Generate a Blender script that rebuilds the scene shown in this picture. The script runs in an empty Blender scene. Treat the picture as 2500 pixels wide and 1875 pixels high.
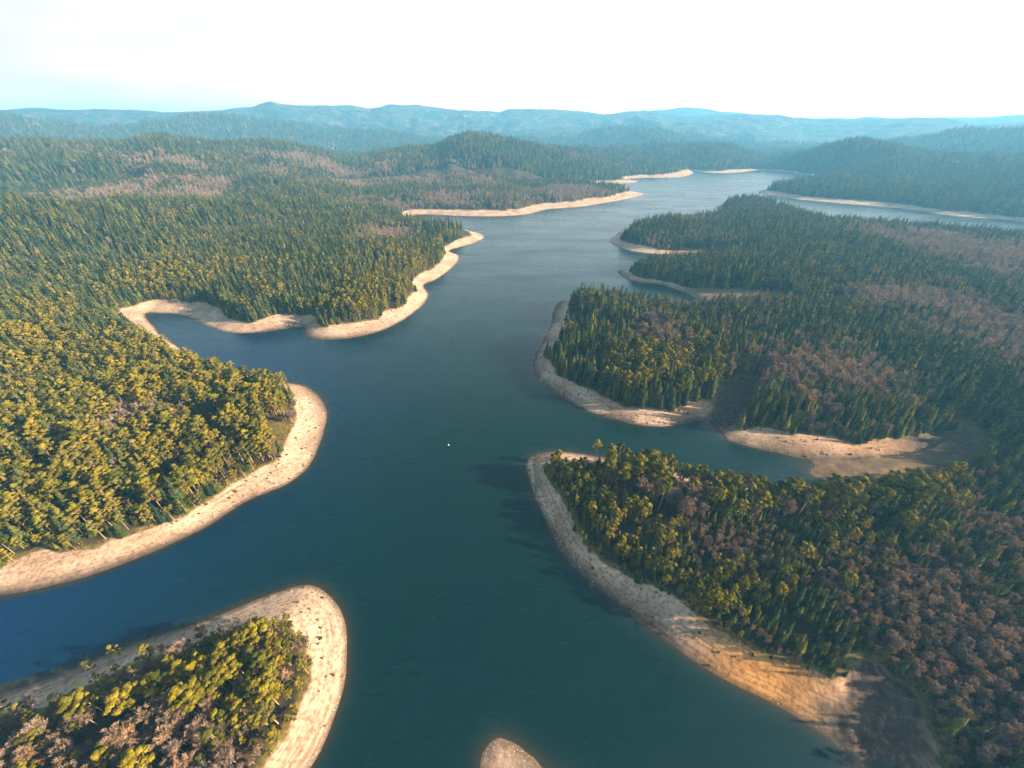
import bpy, math, time
import numpy as np
T0 = time.time()
rng = np.random.default_rng(7)
SC = bpy.context.scene
COL = SC.collection
R = math.radians

# ------------------------------------------------------------------ camera model (used to place what was traced)
F = 820.0; CX = 1106.0; CY = 829.5; PITCH = R(34.4); H = 200.0
SUN_EL = R(20); SUN_AZ = R(97)          # azimuth clockwise from +Y
def ray(u, v):
    a = (np.asarray(u, float) - CX) / F; b = -(np.asarray(v, float) - CY) / F
    return a, math.cos(PITCH) + b * math.sin(PITCH), -math.sin(PITCH) + b * math.cos(PITCH)
def W(u, v, z=0.0):
    x, y, dz = ray(u, v); t = (z - H) / dz
    return np.stack([x * t, y * t], -1)
def project(x, y, z):
    dz = z - H
    c = y * math.cos(PITCH) - dz * math.sin(PITCH)
    b = y * math.sin(PITCH) + dz * math.cos(PITCH)
    c = np.where(c < 1, 1, c)
    return CX + F * x / c, CY - F * b / c, c

# ------------------------------------------------------------------ noise
def _h(ix, iy, s):
    n = (ix * 374761393 + iy * 668265263 + s * 974634777) & 0xffffffff
    n = ((n ^ (n >> 13)) * 1274126177) & 0xffffffff
    return ((n ^ (n >> 16)) & 0xffff) / 65535.0
def vnoise(x, y, s=0):
    x0 = np.floor(x); y0 = np.floor(y); fx = x - x0; fy = y - y0
    ix = x0.astype(np.int64); iy = y0.astype(np.int64)
    fx = fx * fx * (3 - 2 * fx); fy = fy * fy * (3 - 2 * fy)
    a = _h(ix, iy, s) * (1 - fx) + _h(ix + 1, iy, s) * fx
    b = _h(ix, iy + 1, s) * (1 - fx) + _h(ix + 1, iy + 1, s) * fx
    return a * (1 - fy) + b * fy
def fbm(x, y, o=4, s=0):
    t = 0; a = .5; n = 0
    for k in range(o):
        t = t + a * vnoise(x, y, s + k); n += a; x = x * 2.03 + 17.1; y = y * 2.03 + 5.7; a *= .5
    return t / n

# ------------------------------------------------------------------ shoreline (u, v in picture, beach width in m)
MAIN = [(2250,1990,30),(2060,1900,16),(1960,1760,18),(1905,1690,20),(1868,1668,20),(1850,1652,22),(1811,1608,26),(1760,1573,28),(1696,1534,23),(1632,1502,19),(1568,1470,17),(1504,1432,16),
 (1440,1378,18),(1380,1340,17),(1320,1290,16),(1260,1245,15),(1210,1190,15),(1180,1130,15),(1155,1070,15),(1136,1015,16),(1138,993,27),(1168,978,30),(1216,975,27),(1280,984,18),
 (1337,994,9),(1400,1004,8),(1500,1034,8),(1640,1052,8),(1780,1066,7),(1900,1056,7),(1990,1026,7),(2060,986,8),(2100,962,8),(2085,950,8),(2003,974,12),(1952,986,15),(1824,994,19),(1737,990,21),
 (1677,977,19),(1590,958,17),(1558,942,18),(1535,920,22),(1532,908,22),(1510,906,20),(1488,913,17),(1446,921,18),(1414,922,18),(1382,919,17),(1334,908,17),(1286,894,17),(1241,871,17),
 (1200,852,17),(1168,830,17),(1152,807,18),(1150,788,19),(1158,762,20),(1172,740,19),(1180,725,19),(1192,701,19),(1196,672,20),(1204,651,22),(1236,645,16),(1270,646,12),(1330,652,8),(1400,664,8),(1500,676,8),(1520,655,9),(1480,632,9),
 (1430,614,11),(1378,612,14),(1360,606,14),(1345,598,16),(1331,587,20),(1348,582,14),(1380,577,9),(1440,569,8),(1500,562,7),(1510,556,7),(1479,550,8),(1447,549,14),(1407,549,22),(1367,543,24),(1337,536,24),(1322,527,24),
 (1316,519,24),(1328,508,22),(1346,498,18),(1375,488,15),(1420,482,15),(1490,478,15),(1545,470,15),(1552,458,15),(1545,449,15),(1560,441,18),(1600,436,18),(1640,436,18),
 (1690,458,12),(1760,478,12),(1850,490,12),(1950,498,12),(2050,507,12),(2130,517,12),(2212,528,12),(2500,570,12),(2560,540,15),(2350,500,20),(2212,480,30),(2160,474,25),(2139,474,60),(2067,468,45),(1990,457,35),(1927,448,45),(1847,442,50),
 (1727,432,45),(1660,421,50),(1636,417,50),(1645,412,20),(1668,405,15),(1720,399,15),(1790,392,15),(1760,381,15),(1718,375,15),(1700,371,20),(1660,369,20),(1625,369,30),(1599,372,60),(1567,375,40),(1520,373,30),(1495,369,30),
 (1499,375,70),(1487,381,80),(1447,385,70),(1387,384,60),(1340,388,30),(1388,391,70),(1367,396,80),(1327,398,70),(1290,398,50),(1270,401,40),(1330,409,30),(1390,417,50),(1394,421,60),
 (1364,429,60),(1308,439,55),(1240,449,55),(1180,452,50),(1160,459,55),(1124,466,55),(1068,468,50),(988,467,45),(948,464,45),(900,463,40),(860,470,20),(900,482,15),(980,492,18),(1030,502,22),(1048,511,26),(1040,518,28),
 (1020,527,26),(988,535,22),(966,541,16),(985,550,22),(993,556,26),(988,567,26),(964,589,24),(940,605,23),(914,614,22),(917,622,22),(926,634,22),(920,653,22),(896,673,22),(868,693,22),(828,713,22),(768,729,22),
 (708,734,22),(680,731,20),(658,722,19),(658,708,22),(650,706,26),(600,712,26),(560,719,24),(496,720,24),(460,707,24),(420,689,24),(404,683,25),(400,678,25),(360,676,25),(316,674,25),(309,682,22),(320,697,18),
 (344,719,14),(376,746,11),(430,778,10),(500,803,10),(580,822,10),(640,828,13),(664,835,16),(696,864,18),(708,892,20),(701,924,21),(684,980,20),(660,1016,19),(624,1044,19),(576,1064,18),
 (532,1080,19),(480,1116,20),(420,1152,20),(340,1188,20),(260,1220,20),(180,1248,20),(80,1272,20),(0,1284,20),(-120,1306,20),(-350,1360,20)]
NORTHLAND = [(-700,1900,15),(-330,1635,12),(-110,1532,12),(0,1493,17),(96,1467,17),(192,1432,17),(256,1406,17),(320,1381,17),(416,1352,16),(480,1326,16),(544,1301,16),(618,1274,17),(672,1264,18),(708,1282,18),(735,1322,18),(747,1365,18),
 (748,1420,18),(742,1480,18),(725,1540,18),(700,1600,18),(668,1659,18),(620,1740,18),(540,1850,18),(400,1960,18)]
SAND = [(1010,1850,60),(1028,1720,60),(1034,1659,60),(1041,1625,60),(1058,1600,60),(1080,1592,60),(1110,1603,60),(1150,1632,60),(1183,1659,60),(1260,1720,60),(1330,1850,60)]
POOL = [(1868,1659),(1876,1645),(1895,1639),(1918,1646),(1925,1662),(1900,1672)]

def poly(pts, close_extra=None, chaikin=2):
    a = np.array([list(W(p[0], p[1])) + [p[2] if len(p) > 2 else 10] for p in pts])
    if close_extra is not None:
        a = np.concatenate([a, np.array(close_extra, float)])
    for _ in range(chaikin):
        b = np.roll(a, -1, 0)
        q = a * .75 + b * .25; r_ = a * .25 + b * .75
        n = np.empty((len(a) * 2, 3)); n[0::2] = q; n[1::2] = r_
        a = n
    return a
P_main = poly(MAIN, [(-900, 60, 20), (-900, -500, 20), (400, -500, 20)])
P_north = poly(NORTHLAND, [(-60, -120, 18), (-500, -200, 18)])
P_sand = poly(SAND)
P_pool = poly(POOL)
def inside(P, x, y):
    c = np.zeros(x.shape, bool)
    for i in range(len(P)):
        x1, y1 = P[i, 0], P[i, 1]; x2, y2 = P[(i + 1) % len(P), 0], P[(i + 1) % len(P), 1]
        if y1 == y2: continue
        m = (y1 > y) != (y2 > y)
        if m.any():
            c[m] ^= x[m] < (x2 - x1) * (y[m] - y1) / (y2 - y1) + x1
    return c
def dist(P, x, y, cap=900.):
    D = np.full(x.shape, cap); Wd = np.full(x.shape, 20.)
    cx, cy = x.mean(), y.mean(); rad = np.sqrt(((x - cx) ** 2 + (y - cy) ** 2).max())
    for i in range(len(P)):
        a = P[i]; b = P[(i + 1) % len(P)]
        L = math.hypot(b[0] - a[0], b[1] - a[1])
        if math.hypot((a[0] + b[0]) / 2 - cx, (a[1] + b[1]) / 2 - cy) > rad + cap + L: continue
        dx, dy = b[0] - a[0], b[1] - a[1]
        t = np.clip(((x - a[0]) * dx + (y - a[1]) * dy) / (L * L + 1e-9), 0, 1)
        d = np.hypot(x - a[0] - t * dx, y - a[1] - t * dy)
        m = d < D
        D[m] = d[m]; Wd[m] = a[2] + t[m] * (b[2] - a[2])
    return D, Wd

DRY = [(1640,985),(1600,1075),(1690,1078),(1780,1084),(1900,1076),(2010,1050),(2150,975),(2090,925),(2003,974),(1952,986),(1824,994),(1737,988)]
P_dry = poly(DRY, chaikin=0); MOUTH = W(1600, 1030)
BAY = [(1530,915),(1540,888),(1542,858),(1570,838),(1635,836),(1632,870),(1610,905),(1604,935),(1560,945)]
CLEAR = [(1790,1500),(1808,1456),(1850,1444),(1900,1450),(1945,1470),(1965,1530),(2000,1600),(2010,1700),(2020,1900),(1850,1800),(1850,1640),(1790,1570)]
MTIP = [(588,925),(648,925),(655,950),(628,985),(596,1000)]
BCBED = [(1460,625),(1520,630),(1607,642),(1700,657),(1700,675),(1600,670),(1520,664)]
CDBED = [(1470,540),(1520,548),(1600,552),(1600,560),(1500,566),(1440,562)]
VILLAGE = [(690,333),(800,333),(845,338),(800,345),(700,346)]
P_bay, P_clear, P_mtip, P_bc, P_cd = [poly(p, chaikin=1) for p in (BAY, CLEAR, MTIP, BCBED, CDBED)]

# ------------------------------------------------------------------ ridges traced against the sky, each at its own distance
RIDGES = [
 # profile, distance, near sigma, far sigma, canopy height to subtract
 ([(-300,250),(0,249),(100,246),(200,249),(300,247),(430,246),(540,243),(565,238),(590,233),(615,238),(680,237),(760,234),(800,239),(840,233),(880,236),(920,240),(980,242),(1020,246),(1080,247),(1100,240),(1150,241),(1200,242),(1240,247),(1300,252),(1387,249),(1487,255),(1547,253),(1667,258),(1807,263),(1927,267),(2027,264),(2107,275),(2212,270),(2500,270)], 6200, 1500, 900, 12),
 ([(-300,275),(0,268),(100,285),(220,290),(330,270),(420,264),(520,262),(600,275),(700,290),(900,292),(1050,300),(1150,285),(1300,278),(1420,285),(1500,300),(1640,330),(1750,320),(1900,335),(2500,340)], 4700, 900, 600, 12),
 ([(1100,390),(1500,370),(1700,345),(1850,325),(1919,309),(1980,304),(2040,296),(2079,289),(2127,294),(2212,288),(2500,285)], 4000, 900, 700, 14),
 ([(-300,310),(0,305),(160,306),(260,311),(300,299),(332,291),(360,294),(420,303),(460,308),(500,307),(580,305),(640,314),(700,328),(740,341),(790,352),(900,380)], 2300, 900, 600, 20),
 ([(560,375),(700,352),(760,345),(808,332),(868,321),(948,315),(975,297),(1004,288),(1048,289),(1108,301),(1188,314),(1268,324),(1320,345),(1400,372),(1460,395)], 2150, 620, 450, 20),
 ([(1150,345),(1230,322),(1280,320),(1330,318),(1388,316),(1428,309),(1480,312),(1548,308),(1580,312),(1610,328),(1655,352),(1690,385)], 2900, 450, 400, 18),
 ([(1600,372),(1655,361),(1690,345),(1727,328),(1757,314),(1787,298),(1815,286),(1835,283),(1867,288),(1900,305),(1927,326),(1967,340),(2007,350),(2100,354),(2212,357),(2500,360)], 2550, 480, 500, 2),
 ([(1630,400),(1663,396),(1690,388),(1720,380),(1800,375),(1927,378),(2050,385),(2212,392),(2500,400)], 1420, 160, 200, 20),
 ([(-500,560),(-200,590),(0,608),(100,606),(180,618),(230,648),(270,690),(330,735),(400,800)], 640, 190, 90, 20),
 ([(-300,420),(0,412),(150,425),(400,415),(560,425),(650,420),(720,420),(800,432),(880,450),(960,478)], 1100, 260, 260, 20),
 
]
FAR = [
 ([(1100,262),(1300,250),(1407,245),(1507,242),(1580,247),(1700,256),(1790,264),(1831,262),(1867,257),(1930,259),(1959,262),(2500,268)], 8000, 500, 500, 0),
 ([(1100,262),(1900,262),(2047,259),(2120,256),(2212,254),(2500,255)], 9500, 400, 400, 0)]
def ridge_h(az, r, x, y, rd, kind=0):
    pts, RR, s1, s2, can = rd
    if RR == 2550: can = can - 14
    P = np.array(pts, float)
    dx, dy, dz = ray(P[:, 0], P[:, 1])
    A = np.arctan2(dx, dy); Z = H + RR * dz / np.hypot(dx, dy) - can
    if RR > 4500: Z = H + RR * dz / np.hypot(dx, dy) + 30 + (Z - Z.mean()) * .12
    fade = np.clip(Z, 0, None)
    hh = np.interp(az, A, fade, left=fade[0], right=fade[-1])
    edge = 1.0
    w1 = P[:, 0].min(); w2 = P[:, 0].max()
    if w1 > -200: edge = edge * np.clip((az - A[0]) / .05, 0, 1)
    if w2 < 2300: edge = edge * np.clip((A[-1] - az) / .05, 0, 1)
    wv = (fbm(x / (RR * .12), y / (RR * .12), 4, 31) - .5)
    q = (r - RR) / np.where(r < RR, s1, s2)
    q = q + wv * 1.1 * np.clip(np.abs(q), 0, 1)
    bell = np.exp(-q * q * 1.1)
    sp = 1 - .35 * np.clip(np.abs(q), 0, 1) * np.abs(fbm(x / (RR * .07), y / (RR * .07), 3, 57) * 2 - 1) * 2
    return hh * bell * sp * edge

def terrain(x, y):
    r = np.hypot(x, y); az = np.arctan2(x, y)
    d = np.full(x.shape, 900.); w = np.full(x.shape, 20.)
    near = (r < 3600)
    X, Y = x[near], y[near]
    if len(X):
        nz = (fbm(X / 11, Y / 11, 3, 3) - .5) * 4 + (fbm(X / 45, Y / 45, 2, 5) - .5) * 5
        D, Wd = dist(P_main, X, Y); s = np.where(inside(P_main, X, Y), -1., 1.)
        d0 = D * s
        for P in (P_north, P_sand):
            m = (X < 500) & (Y < 400)
            if not m.any(): continue
            xx, yy = X[m], Y[m]
            D2, W2 = dist(P, xx, yy, 400.); s2 = np.where(inside(P, xx, yy), 1., -1.)
            dd = D2 * s2; cur = d0[m]; use = dd > cur
            cur[use] = dd[use]; d0[m] = cur
            ww = Wd[m]; ww[use] = W2[use]; Wd[m] = ww
        m = (X < 400) & (Y < 250) & (X > 0)
        if m.any():
            D3, _ = dist(P_pool, X[m], Y[m], 300.); i3 = inside(P_pool, X[m], Y[m])
            t = d0[m]; t = np.minimum(t, np.where(i3, -D3, D3 * .9)); d0[m] = t
        d[near] = d0 + nz * .55 * np.clip(r[near] / 500, .6, 1.6)
        w[near] = Wd * (.55 + .85 * fbm(X / 26, Y / 26, 3, 19))
    bh = np.clip(w * .34, 4, 7.5)
    t = np.clip(d / w, 0, 1)
    up = bh * (t * .75 + .25 * t * t)
    # strand terraces
    fb = np.clip((900 - r) / 500, 0, 1)
    up = up + fb * .05 * np.sin(up * 7.5 + fbm(x / 20, y / 20, 2, 9) * 4) * np.clip(t * 6, 0, 1)
    inl = np.clip(d - w, 0, None)
    roll = 17 * (1 - np.exp(-inl / 130)) * (.45 + 1.1 * fbm(x / 330, y / 330, 3, 11))
    h = up + roll
    rh = np.zeros(x.shape)
    for k, rd in enumerate(RIDGES):
        g = ridge_h(az, r, x, y, rd)
        if rd[1] < 1500: g = g - 12
        soft = 1 - np.exp(-inl / (45. if rd[1] < 700 else (90. if rd[1] < 1500 else 160.)))
        rh = np.maximum(rh, g * soft)
    for rd in FAR:
        rh = np.maximum(rh, ridge_h(az, r, x, y, rd))
    h = np.maximum(h, bh * t + rh + roll * .25 * np.clip(1 - rh / 60, 0, 1))
    under = np.clip(d * .16, -9, 0)
    h = np.where(d < 0, under, h)
    # mountain relief
    mt = np.clip((r - 2600) / 1500, 0, 1)
    h = h + mt * (fbm(x / 560, y / 560, 5, 77) - .5) * 95 * np.clip(h / 120, 0, 1)
    # dried inlet bed
    dry = np.zeros(x.shape)
    m = (x > 100) & (x < 700) & (y > 40) & (y < 420)
    if m.any():
        ins = inside(P_dry, x[m], y[m])
        q = np.hypot(x[m] - MOUTH[0], y[m] - MOUTH[1])
        hb = -1.7 + .030 * q + (fbm(x[m] / 14, y[m] / 14, 4, 21) - .5) * 1.5
        hm = h[m]; hm = np.where(ins, np.maximum(hm, hb), hm); h[m] = hm
        sdd = dist(P_dry, x[m], y[m], 60.)[0] * np.where(ins, 1, -1) + (fbm(x[m] / 12, y[m] / 12, 3, 23) - .5) * 22
        dry[m] = np.clip(.5 + sdd / 14, 0, 1)
    return h, d, w, dry

# ------------------------------------------------------------------ polar ground sheet
def angles():
    a1 = np.linspace(R(-86), R(86), 830)
    a2 = np.linspace(R(86), R(274), 60)[1:-1]
    return np.concatenate([a1, a2])
AN = angles()
RAD = np.concatenate([[2, 12, 25], np.exp(np.linspace(math.log(40), math.log(10100), 800))])
NA, NR = len(AN), len(RAD)
GX = RAD[:, None] * np.sin(AN)[None, :]; GY = RAD[:, None] * np.cos(AN)[None, :]
GH = np.zeros((NR, NA)); GD = GH.copy(); GW = GH.copy(); GDRY = GH.copy()
for i0 in range(0, NR, 24):
    for j0 in range(0, NA, 60):
        s = (slice(i0, i0 + 24), slice(j0, j0 + 60)); sh = GX[s].shape
        h, d, w, dr = terrain(GX[s].ravel(), GY[s].ravel())
        GH[s] = h.reshape(sh); GD[s] = d.reshape(sh); GW[s] = w.reshape(sh); GDRY[s] = dr.reshape(sh)
print('terrain', time.time() - T0)

def make_mesh(name, V, Fc, mats, smooth=False, mi=None):
    me = bpy.data.meshes.new(name)
    V = np.asarray(V, np.float32); Fc = np.asarray(Fc, np.int32)
    n, k = Fc.shape
    me.vertices.add(len(V)); me.vertices.foreach_set('co', V.ravel())
    me.loops.add(n * k); me.loops.foreach_set('vertex_index', Fc.ravel())
    me.polygons.add(n)
    me.polygons.foreach_set('loop_start', np.arange(0, n * k, k, dtype=np.int32))
    if mi is not None: me.polygons.foreach_set('material_index', np.asarray(mi, np.int32))
    me.polygons.foreach_set('use_smooth', np.full(n, smooth, dtype=bool))
    for m in mats: me.materials.append(m)
    me.update(calc_edges=True)
    return me
def attr(me, name, arr):
    a = me.attributes.new(name, 'FLOAT', 'POINT'); a.data.foreach_set('value', np.asarray(arr, np.float32).ravel())
def link(name, me, parent=None, **kw):
    o = bpy.data.objects.new(name, me); COL.objects.link(o); o.parent = parent
    for k, v in kw.items(): o[k] = v
    return o

# ------------------------------------------------------------------ materials
def mat(name):
    m = bpy.data.materials.new(name); m.use_nodes = True; nt = m.node_tree; nt.nodes.clear()
    out = nt.nodes.new('ShaderNodeOutputMaterial')
    def N(t, **kw):
        n = nt.nodes.new(t)
        for k, v in kw.items():
            if k.startswith('i_'): n.inputs[k[2:].replace('_', ' ')].default_value = v
            else: setattr(n, k, v)
        return n
    L = lambda a, b: nt.links.new(a, b)
    return m, nt, out, N, L
def rgb(c): return (c[0], c[1], c[2], 1)
def ramp(N, L, fac, stops):
    r_ = N('ShaderNodeValToRGB'); cr = r_.color_ramp
    while len(cr.elements) < len(stops): cr.elements.new(.5)
    for e, (p, c) in zip(cr.elements, stops): e.position = p; e.color = rgb(c)
    L(fac, r_.inputs['Fac']); return r_.outputs['Color']
def mixc(N, L, f, a, b, mode='MIX'):
    m = N('ShaderNodeMix', data_type='RGBA', blend_type=mode)
    for s, v in ((0, f), (6, a), (7, b)):
        if hasattr(v, 'is_output'): L(v, m.inputs[s])
        elif s: m.inputs[s].default_value = rgb(v)
        else: m.inputs[s].default_value = v
    return m.outputs[2]
def math_(N, L, op, a, b=None, c=None, clamp=False):
    m = N('ShaderNodeMath', operation=op, use_clamp=clamp)
    for i, v in enumerate((a, b, c)):
        if v is None: continue
        if hasattr(v, 'is_output'): L(v, m.inputs[i])
        else: m.inputs[i].default_value = v
    return m.outputs[0]

def leaf_mat(name, stops, trans=.14, patch=.5):
    m, nt, out, N, L = mat(name)
    oi = N('ShaderNodeObjectInfo')
    col = ramp(N, L, oi.outputs['Random'], stops)
    geo = N('ShaderNodeNewGeometry')
    nz = N('ShaderNodeTexNoise', i_Scale=.45, i_Detail=2.0)
    L(geo.outputs['Position'], nz.inputs['Vector'])
    v = math_(N, L, 'MULTIPLY_ADD', nz.outputs['Fac'], 2.2, -.1)
    col = mixc(N, L, 1.0, col, v, 'MULTIPLY') if False else col
    vm = N('ShaderNodeVectorMath', operation='SCALE'); L(col, vm.inputs[0]); L(v, vm.inputs['Scale'])
    d = N('ShaderNodeBsdfDiffuse'); L(vm.outputs[0], d.inputs['Color'])
    t = N('ShaderNodeBsdfTranslucent'); L(vm.outputs[0], t.inputs['Color'])
    mx = N('ShaderNodeMixShader'); mx.inputs[0].default_value = trans
    L(d.outputs[0], mx.inputs[1]); L(t.outputs[0], mx.inputs[2]); L(mx.outputs[0], out.inputs['Surface'])
    return m
M_PINE = leaf_mat('pine_needles', [(0, (.045, .054, .012)), (.3, (.105, .095, .012)), (.7, (.20, .152, .012)), (.9, (.16, .135, .02)), (1, (.12, .10, .022))])
M_SPRUCE = leaf_mat('spruce_needles', [(0, (.016, .034, .016)), (.25, (.042, .058, .019)), (.5, (.085, .090, .021)), (.75, (.145, .128, .022)), (.88, (.06, .074, .03)), (1, (.02, .040, .022))])
M_TWIG = leaf_mat('bare_twigs', [(0, (.18, .125, .095)), (.3, (.28, .185, .12)), (.6, (.23, .175, .14)), (.85, (.35, .21, .11)), (1, (.17, .13, .115))], .1)
M_BUSH = leaf_mat('bush_leaves', [(0, (.06, .075, .012)), (.5, (.12, .11, .02)), (.8, (.16, .10, .035)), (1, (.045, .06, .02))])
def bark_mat(name, c):
    m, nt, out, N, L = mat(name)
    nz = N('ShaderNodeTexNoise', i_Scale=3.0, i_Detail=3.0)
    geo = N('ShaderNodeNewGeometry'); L(geo.outputs['Position'], nz.inputs['Vector'])
    col = ramp(N, L, nz.outputs['Fac'], [(.3, [k * .6 for k in c]), (.7, c)])
    b = N('ShaderNodeBsdfDiffuse'); L(col, b.inputs['Color']); L(b.outputs[0], out.inputs['Surface']); return m
M_PBARK = bark_mat('pine_bark', (.42, .27, .16)); M_SBARK = bark_mat('spruce_bark', (.16, .12, .09)); M_BBARK = bark_mat('pale_bark', (.46, .36, .27))

def ground_mat():
    m, nt, out, N, L = mat('ground')
    geo = N('ShaderNodeNewGeometry'); P = geo.outputs['Position']
    def A(n): a = N('ShaderNodeAttribute', attribute_name=n); return a.outputs['Fac']
    forest, brown, soil, gold, dry, field = A('forest'), A('brown'), A('soil'), A('gold'), A('dry'), A('field')
    def noise(sc, det=3, vec=P, rough=.55):
        n = N('ShaderNodeTexNoise', i_Scale=sc, i_Detail=float(det), i_Roughness=rough); L(vec, n.inputs['Vector']); return n.outputs['Fac']
    # strand lines: noise squeezed along the contour height
    mp = N('ShaderNodeMapping'); mp.inputs['Scale'].default_value = (.02, .02, 3.6); L(P, mp.inputs['Vector'])
    lines = noise(1.0, 5, mp.outputs[0], .7)
    sand = ramp(N, L, lines, [(.32, (.20, .12, .08)), (.42, (.38, .255, .175)), (.5, (.50, .345, .24)), (.68, (.60, .435, .31))])
    sand2 = ramp(N, L, noise(.25, 6, rough=.7), [(.3, (.26, .16, .105)), (.5, (.49, .32, .215)), (.7, (.59, .415, .285))])
    lm = ramp(N, L, noise(.03, 3), [(.42, (.15, .15, .15)), (.6, (.6, .6, .6))])
    sand = mixc(N, L, lm, sand, sand2)
    spots = ramp(N, L, noise(.55, 4), [(.38, (.45, .42, .4)), (.52, (1, 1, 1))])
    sand = mixc(N, L, .75, sand, spots, 'MULTIPLY')
    patch = ramp(N, L, noise(.045, 4), [(.35, (.62, .55, .5)), (.6, (1, 1, 1))])
    sand = mixc(N, L, .8, sand, patch, 'MULTIPLY')
    # wet dark band at the waterline
    sep = N('ShaderNodeSeparateXYZ'); L(P, sep.inputs[0])
    zz = math_(N, L, 'MULTIPLY_ADD', noise(.3, 3), 1.2, math_(N, L, 'SUBTRACT', sep.outputs['Z'], .7))
    dryf = ramp(N, L, zz, [(0.0, (0, 0, 0)), (.85, (1, 1, 1))])
    wet = math_(N, L, 'SUBTRACT', 1.0, dryf)
    sand = mixc(N, L, wet, sand, (.13, .085, .055))
    stones = ramp(N, L, noise(1.6, 3), [(.62, (0, 0, 0)), (.68, (1, 1, 1))])
    sand = mixc(N, L, math_(N, L, 'MULTIPLY', stones, math_(N, L, 'MULTIPLY_ADD', wet, .7, .15)), sand, (.62, .52, .44))
    sand = mixc(N, L, gold, sand, mixc(N, L, 1.0, sand, (1.0, .68, .30), 'MULTIPLY'))
    soilc = ramp(N, L, noise(.35, 5, rough=.7), [(.35, (.03, .02, .018)), (.55, (.075, .048, .036)), (.70, (.17, .11, .08))])
    sand = mixc(N, L, soil, sand, soilc)
    dryc = ramp(N, L, noise(.12, 5), [(.3, (.07, .045, .025)), (.5, (.16, .10, .045)), (.7, (.30, .19, .09))])
    sand = mixc(N, L, dry, sand, dryc)
    sand = mixc(N, L, math_(N, L, 'MULTIPLY', math_(N, L, 'MULTIPLY', dry, soil), .8), sand, soilc)
    grass = ramp(N, L, noise(.5, 4), [(.3, (.045, .04, .012)), (.5, (.12, .09, .025)), (.7, (.20, .13, .05))])
    fl = ramp(N, L, noise(.08, 5), [(.35, (.022, .020, .010)), (.65, (.065, .045, .024))])
    # far canopy seen as texture
    far = ramp(N, L, noise(.012, 6, rough=.65), [(.38, (.016, .035, .02)), (.5, (.03, .05, .025)), (.58, (.09, .07, .05)), (.7, (.14, .10, .08))])
    dist_ = N('ShaderNodeVectorMath', operation='LENGTH'); L(P, dist_.inputs[0])
    ff = math_(N, L, 'MULTIPLY_ADD', dist_.outputs['Value'], 1 / 1200, -2.6, clamp=True)
    fl = mixc(N, L, ff, fl, far)
    fringe = math_(N, L, 'MULTIPLY', forest, 1.0)
    edge = ramp(N, L, math_(N, L, 'MULTIPLY_ADD', noise(.4, 4), .5, math_(N, L, 'SUBTRACT', fringe, .25)), [(.10, (0, 0, 0)), (.35, (1, 1, 1))])
    deep = ramp(N, L, fringe, [(.6, (0, 0, 0)), (1.0, (1, 1, 1))])
    veg = mixc(N, L, deep, grass, fl)
    col = mixc(N, L, edge, sand, veg)
    col = mixc(N, L, field, col, (.50, .38, .26))
    b = N('ShaderNodeBsdfPrincipled', i_Roughness=.95); b.inputs['Specular IOR Level'].default_value = .15
    L(col, b.inputs['Base Color'])
    bmp = N('ShaderNodeBump', i_Strength=.5, i_Distance=.35)
    hh = math_(N, L, 'ADD', noise(.9, 5), math_(N, L, 'MULTIPLY', lines, .8))
    L(hh, bmp.inputs['Height'])
    bmp2 = N('ShaderNodeBump', i_Strength=.9, i_Distance=22.0)
    L(math_(N, L, 'MULTIPLY', noise(.022, 6, rough=.75), ff), bmp2.inputs['Height']); L(bmp.outputs[0], bmp2.inputs['Normal'])
    L(bmp2.outputs[0], b.inputs['Normal']); L(b.outputs[0], out.inputs['Surface'])
    return m
M_GROUND = ground_mat()

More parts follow.
